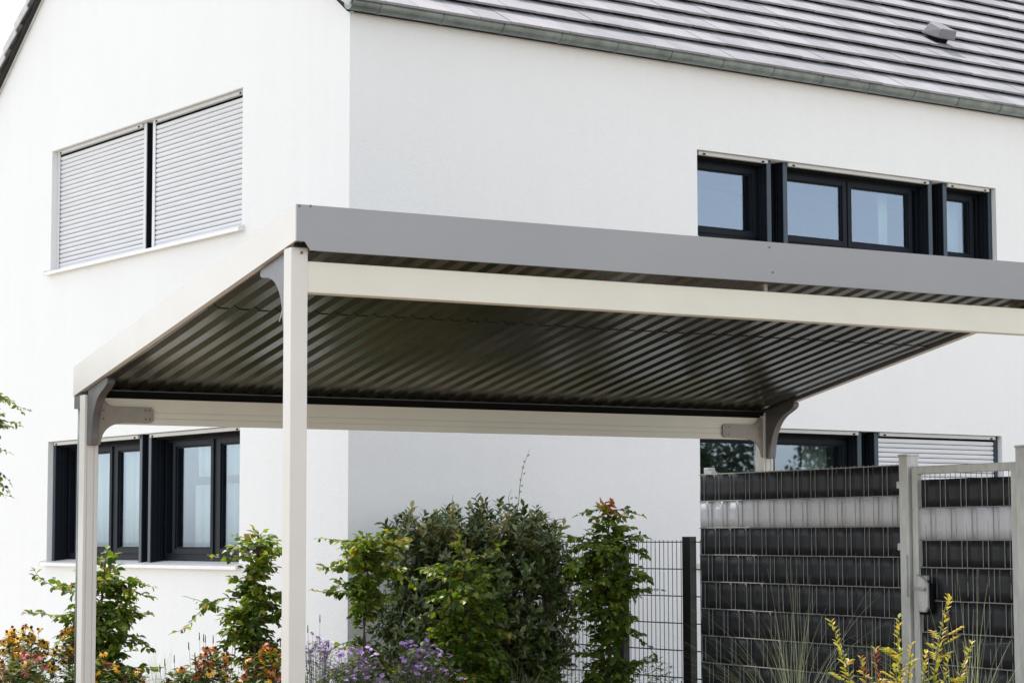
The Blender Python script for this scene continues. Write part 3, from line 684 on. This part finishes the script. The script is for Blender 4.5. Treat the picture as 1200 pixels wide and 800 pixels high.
# broad evergreen shrub
def shrub(seed, loc, label, blobs, count, LL=.074, LW=.030):
    rnd = random.Random(seed); root = empty('evergreen_shrub', loc, 0, label, 'shrub'); lf = MB(); tw = MB(); st = MB()
    tot = sum(b[3]*b[4]*b[5] for b in blobs)
    for bl in blobs:
        cx_, cy_, cz_, rx, ry, rz2 = bl
        k = int(count*(rx*ry*rz2)/tot)
        st.tube([(0, 0, 0), (cx_*.4, cy_*.4, cz_*.5), (cx_, cy_, cz_)], [.02, .014, .006], 6)
        for i in range(k):
            v = rv(rnd, 1); v.normalize(); rad = rnd.random()**.28
            p = Vector((cx_+v.x*rx*rad, cy_+v.y*ry*rad, cz_+v.z*rz2*rad))
            if p.z < .05: continue
            # shoot of a few leaves pointing out and up
            d = (v*.7+Vector((0, 0, .55))+rv(rnd, .45)).normalized(); ln = rnd.uniform(.06, .16) if rad > .85 else .06
            pts = [p, p+d*ln*.5, p+d*ln]; tw.tube(pts, [.003, .0025, .0015], 4)
            m_ = 1 if (p.z > cz_+rz2*.55 and rnd.random() < .30) else 0
            nl = int(4+ln*45)
            for j in range(nl):
                q = j/nl; a = j*2.4+rnd.random(); b3 = p+d*ln*q
                o1 = d.orthogonal().normalized(); o2 = d.cross(o1)
                ld = (d*.7+(o1*math.cos(a)+o2*math.sin(a))*1.0+Vector((0, 0, .1))).normalized()
                s = rnd.uniform(.65, 1.1); lf.leaf(b3, ld, (d+rv(rnd, .3)).normalized(), LL*s, LW*s*1.05, m_, rnd.uniform(-.05, .3), .15)
    # long bare shoots
    for (x, y, z, dx, dz, ln) in ((.30, -.1, 1.50, .22, 1., .55), (.28, .05, 1.5, .02, 1., .26), (-.1, 0, 1.52, -.25, 1, .2), (-.42, -.1, 1.42, -.6, 1., .15), (.1, -.1, 1.55, .1, 1., .16)):
        pts = [Vector((x+dx*ln*q+.015*math.sin(q*7), y, z+dz*ln*q)) for q in (0, .25, .5, .75, 1)]; tw.tube(pts, [.004, .0035, .003, .0025, .001], 4)
        for q in range(int(ln/.045)):
            p = Vector((x+dx*.045*q, y, z+dz*.045*q)); lf.leaf(p, Vector((rnd.choice((-1, 1)), rnd.uniform(-1, 1), .9)), Vector((0, -1, .3)), .03, .011, 1, .1, .15)
    st.build('stems', 'bark', root, smooth=True); tw.build('twigs', 'bark', root); lf.build('foliage', ['evergreen', 'evergreen_tip'], root)
shrub(5, (-.30, 16.65, 0), 'broad dark evergreen shrub against the shaded wall, tallest shrub in the bed',
      [(-.40, 0, .95, .30, .38, .62), (-.12, -.05, .85, .42, .42, .75), (.22, 0, .85, .45, .42, .76), (.46, .05, .88, .28, .36, .70), (0, -.1, .35, .60, .42, .45)], 3300)

# perennials -------------------------------------------------------------
def flower_mesh(mat, conemat, n, L, W, droop, cr, ch):
    pm = MB(); rnd = random.Random(n)
    for i in range(n):
        a = 2*PI*i/n+rnd.uniform(-.1, .1); d = Vector((math.cos(a), math.sin(a), -droop*rnd.uniform(.6, 1.2)))
        pm.leaf(Vector((math.cos(a)*cr*.6, math.sin(a)*cr*.6, 0)), d, Vector((0, 0, 1)), L*rnd.uniform(.85, 1.05), W, 0, .25, .1)
    cm = MB().ico((0, 0, ch*.35), cr, 0, (1, 1, ch/cr*.9))
    a = bpy.data.meshes.new('flower'); a.from_pydata(pm.v, [], pm.f); a.materials.append(M[mat])
    b = bpy.data.meshes.new('cone'); b.from_pydata(cm.v, [], cm.f); b.materials.append(M[conemat]); b.polygons.foreach_set('use_smooth', [True]*len(cm.f))
    return a, b
FL = dict(orange=flower_mesh('petal_o', 'cone', 11, .028, .010, .45, .0095, .014), rust=flower_mesh('petal_r', 'cone', 11, .024, .010, .5, .009, .013),
          pink=flower_mesh('petal_p', 'conep', 13, .036, .009, .75, .013, .017), violet=flower_mesh('petal_v', 'yellow', 14, .0155, .0042, .05, .0035, .004))
def perennial(name, seed, loc, rx, ry, h, kinds, nfl, label, cat, leafmat_, nleaf=1100, leafs=(.065, .020), grp=None, spikes=0, cones=True, tilt=.35):
    rnd = random.Random(seed); root = empty(name, loc, 0, label, cat, grp); st = MB(); lf = MB(); heads = []
    for i in range(nfl):
        x, y = rnd.gauss(0, .42)*rx, rnd.gauss(0, .42)*ry; e = max(.0, 1-(x/rx)**2-(y/ry)**2)
        z = h*(.72+.28*math.sqrt(e))*rnd.uniform(.74, 1.04)
        bx, by = x*.5, y*.5
        st.tube([(bx, by, .01), ((bx+x)/2*1.05, (by+y)/2*1.05, z*.6), (x, y, z)], [.0018, .0015, .001], 4)
        heads.append((x, y, z, rnd.choice(kinds)))
    for i in range(spikes):
        x, y = rnd.uniform(-rx, rx), rnd.uniform(-ry, ry); z = h*rnd.uniform(.85, 1.2)
        st.tube([(x*.6, y*.6, .01), (x*.9, y*.9, z*.7), (x, y, z)], [.0018, .0014, .001], 4)
        st.tube([(x, y, z-.05), (x*1.01, y, z)], [.004, .0025], 5, 1)
    for i in range(nleaf):
        x, y = rnd.gauss(0, .45)*rx, rnd.gauss(0, .45)*ry; z = h*rnd.uniform(.12, .96)*(1-.25*min(1, (x/rx)**2))
        a = rnd.uniform(0, 2*PI); s = rnd.uniform(.6, 1.2)
        lf.leaf(Vector((x, y, z)), Vector((math.cos(a), math.sin(a), rnd.uniform(-.2, 1.0))), (Vector((0, 0, 1))+rv(rnd, .5)).normalized(), leafs[0]*s, leafs[1]*s, 0, .3, .12)
    st.build('stems', ['greystem', 'cone'], root); lf.build('foliage', leafmat_, root)
    for (x, y, z, kd) in heads:
        pm_, cm_ = FL[kd]; o = bpy.data.objects.new('flower', pm_); COL.objects.link(o); o.parent = root; o.location = (x, y, z)
        o.rotation_euler = (rnd.uniform(-tilt, tilt)+.62, rnd.uniform(-tilt, tilt), rnd.uniform(0, 6)); s = rnd.uniform(.95, 1.45); o.scale = (s, s, s)
        if cones: c = bpy.data.objects.new('cone', cm_); COL.objects.link(c); c.parent = o
    return root
G1 = 'coneflower clumps at the left of the bed'
perennial('coneflower', 1, (-3.22, 14.75, 0), .24, .16, .80, ['orange'], 80, 'orange coneflower clump with black cones at the left edge, the taller rear one', 'flower', 'herb', grp=G1)
perennial('coneflower', 2, (-2.88, 14.80, 0), .20, .16, .80, ['orange', 'orange', 'orange', 'rust'], 70, 'orange coneflower clump left of the rear carport post', 'flower', 'herb', grp=G1)
perennial('coneflower', 3, (-3.12, 14.25, 0), .20, .14, .66, ['pink', 'pink', 'orange'], 30, 'pink coneflower clump in front of the orange ones at the left edge', 'flower', 'herb', grp=G1)
perennial('coneflower', 4, (-2.72, 14.45, 0), .18, .14, .66, ['pink', 'orange'], 16, 'pink and orange coneflower clump at the foot of the left rear post', 'flower', 'herb', grp=G1)
G2 = 'rust orange perennial clumps below the gable window'
perennial('sneezeweed', 5, (-1.98, 14.75, 0), .20, .14, .66, ['rust', 'orange', 'rust'], 55, 'rust orange sneezeweed clump left of the second hornbeam, with dark seed spikes', 'flower', 'herb', grp=G2, spikes=16)
perennial('sneezeweed', 6, (-1.62, 14.75, 0), .20, .14, .68, ['rust', 'rust', 'orange'], 60, 'rust orange sneezeweed clump touching the front left post', 'flower', 'herb', grp=G2, spikes=18)
G3 = 'violet asters in the bed'
perennial('aster', 7, (-1.30, 15.0, 0), .26, .18, .74, ['violet'], 96, 'violet aster clump right beside the front left post', 'flower', 'greyherb', 1700, (.034, .008), grp=G3, spikes=9, cones=False)
perennial('aster', 8, (-1.02, 14.9, 0), .20, .16, .66, ['violet'], 92, 'violet aster clump around the foot of the third hornbeam', 'flower', 'greyherb', 1300, (.034, .008), grp=G3, cones=False)
perennial('aster', 9, (-.62, 15.15, 0), .26, .18, .69, ['violet'], 96, 'violet aster clump left of the broad evergreen shrub', 'flower', 'greyherb', 1700, (.034, .008), grp=G3, cones=False)
perennial('coneflower', 21, (-2.50, 14.55, 0), .20, .14, .58, ['orange', 'pink'], 20, 'low coneflower clump right of the left rear post', 'flower', 'herb', grp=G1)
perennial('sneezeweed', 22, (-2.16, 14.7, 0), .18, .14, .55, ['orange', 'rust'], 14, 'low leafy sneezeweed with few blooms below the gable window sill', 'flower', 'herb', grp=G2, spikes=8)
perennial('weed', 10, (1.0, 16.2, 0), .22, .16, .55, ['violet'], 0, 'low green weeds at the foot of the black wire fence', 'plant', 'herb', 380, (.05, .016))
perennial('weed', 12, (.35, 16.0, 0), .24, .16, .50, ['violet'], 0, 'low green herbs below the dark hornbeam', 'plant', 'herb', 380, (.05, .016))

def grass(seed, loc, n, ln, spread, label, w=.0021, grp='ornamental grass tufts', lift=1., name='ornamental_grass'):
    rnd = random.Random(seed); mb = MB()
    for i in range(n):
        a = rnd.uniform(0, 2*PI); L = ln*rnd.uniform(.55, 1.1); out = rnd.uniform(.05, 1.)*spread; b0 = Vector((rnd.gauss(0, .03), rnd.gauss(0, .03), 0))
        dr = Vector((math.cos(a), math.sin(a), 0)); side = Vector((-dr.y, dr.x, 0)); k = 9; vs_ = []
        ww = w*rnd.uniform(.6, 1.3)
        for j in range(k+1):
            q = j/k; p = b0+dr*(out*q**1.7*L)+Vector((0, 0, L*lift*(q-.42*out*q**2.6))); wq = ww*(1-q*.85)
            vs_ += [p-side*wq, p+side*wq+Vector((0, 0, wq*.5))]
        mb.add(vs_, [(2*j, 2*j+1, 2*j+3, 2*j+2) for j in range(k)])
    o = mb.build(name, 'grass', loc=loc); return tag(o, label, 'grass', grp)
grass(1, (1.50, 12.0, 0), 120, 1.30, .95, 'fine pale grass tuft in front of the left part of the woven fence')
grass(2, (2.28, 11.2, 0), 110, 1.2, .95, 'fine pale grass tuft in front of the gate at the right edge')
grass(3, (1.92, 11.9, 0), 60, .95, .8, 'thin grass tuft between the gate post and the yellow shrub')
grass(4, (-2.42, 15.3, 0), 170, .66, .7, 'grey green grass tuft right of the first hornbeam sapling')
grass(5, (-2.15, 15.3, 0), 120, .62, .7, 'small grey green grass tuft below the gable window sill')
grass(6, (.05, 15.4, 0), 120, .55, .8, 'grass tuft at the foot of the evergreen shrub')

# yellow shrub in the foreground
def nandina(loc):
    rnd = random.Random(9); root = empty('heavenly_bamboo', loc, 0, 'yellow green heavenly bamboo shrub in the foreground before the gate post', 'shrub')
    st = MB(); lf = MB()
    # (tip x, tip y, tip z) relative
    tips = [(-.26, 0, 1.07), (-.14, .05, .93), (.005, .03, 1.085), (.19, -.02, 1.165), (.285, .04, .985), (.10, 0, .95), (-.03, -.06, .90), (.20, .05, .93), (-.20, -.05, .87), (-.08, .08, .96), (.06, .07, .98)]
    for ti, (x, y, z) in enumerate(tips):
        tip = Vector((x, y, z)); base = Vector((x*.15, y*.3, .02)); n = 16; pts = []
        for j in range(n+1):
            q = j/n; p = base.lerp(tip, q); p.x = base.x+(tip.x-base.x)*q**1.5+.008*math.sin(q*9+ti); pts.append(p)
        st.tube(pts, [.007*(1-.75*j/n) for j in range(n+1)], 5)
        ln = (tip-base).length; m0 = int(ln/.016)
        for j in range(int(m0*.35), m0+1):
            q = j/m0; a = q**1.5; p = Vector((base.x+(tip.x-base.x)*a, base.y+(tip.y-base.y)*q, base.z+(tip.z-base.z)*q))
            ax = Vector(((tip.x-base.x)*1.4, 0, tip.z-base.z)).normalized()
            for s in (-1, 1):
                sz = rnd.uniform(.028, .046)*(1.15-.4*q); an = rnd.uniform(0, PI)
                o1 = Vector((math.cos(an), math.sin(an), 0))*s
                red = (ti == 1 or ti == 9) and rnd.random() < .6
                lf.leaf(p, (ax*.8+o1*.8+Vector((0, 0, .12))).normalized(), (ax+rv(rnd, .4)).normalized(), sz, sz*.42, 1 if red else 0, .15, .2)
            if rnd.random() < .30 and q < .88:   # side leaflet stalks
                an = rnd.uniform(0, 2*PI); dd = Vector((math.cos(an), math.sin(an), .6)).normalized(); L = rnd.uniform(.04, .08)
                st.tube([p, p+dd*L], [.0018, .001], 4)
                for kq in range(4):
                    b3 = p+dd*L*(.4+.2*kq)
                    for s in (-1, 1): lf.leaf(b3, (dd+Vector((-dd.y, dd.x, .1))*s*.9).normalized(), Vector((0, 0, 1)), .032, .013, 0, .15, .2)
    st.build('stems', 'greystem', root, smooth=True); lf.build('foliage', ['nandina', 'nandina_red'], root)
nandina((1.482, 8.6, 0))

# trees standing off to the sides (seen mirrored in the panes)
def far_tree(seed, loc, H, rad, label, src=None):
    rnd = random.Random(seed)
    root = empty('garden_tree', loc, rnd.uniform(0, 6), label, 'tree', 'trees around the plot')
    if src:
        for ch in src.children: clone(ch, root)
        s = H/7.; root.scale = (s, s, s); return root
    tk = MB(); lf = MB(); tk.tube([(0, 0, 0), (.1, 0, 2), (0, .1, 6.)], [.22, .16, .05], 8)
    for b_i in range(26):
        a = rnd.uniform(0, 6.28); z = rnd.uniform(1.2, 6.6); rr_ = rad*(1.05-(z/7.)**1.6)*rnd.uniform(.5, 1); c = Vector((math.cos(a)*rr_, math.sin(a)*rr_, z))
        tk.tube([(0, 0, z*.75), c*.6+Vector((0, 0, z*.38)), c], [.06, .04, .015], 5)
        for i in range(330):
            v = rv(rnd, 1).normalized()*rnd.random()**.4*.85; lf.leaf(c+v, rv(rnd, 1), rv(rnd, 1), .15, .09, 0)
    tk.build('trunk', 'bark', root); lf.build('crown', 'dark_tree', root); return root
ft = far_tree(1, (34, 11, 0), 6.2, 2.6, 'garden tree far to the right, outside the view')
for i, (x, y, h) in enumerate([(38, 15.5, 7.), (32, 6, 5.5), (37, 1.5, 6.8), (33, -4, 5.8), (42, 20.5, 7), (30, -10, 6.5)]):
    far_tree(20+i, (x, y, 0), h, 2.6, 'garden tree outside the view, '+('right' if x > 0 else 'left')+' of the house', ft)
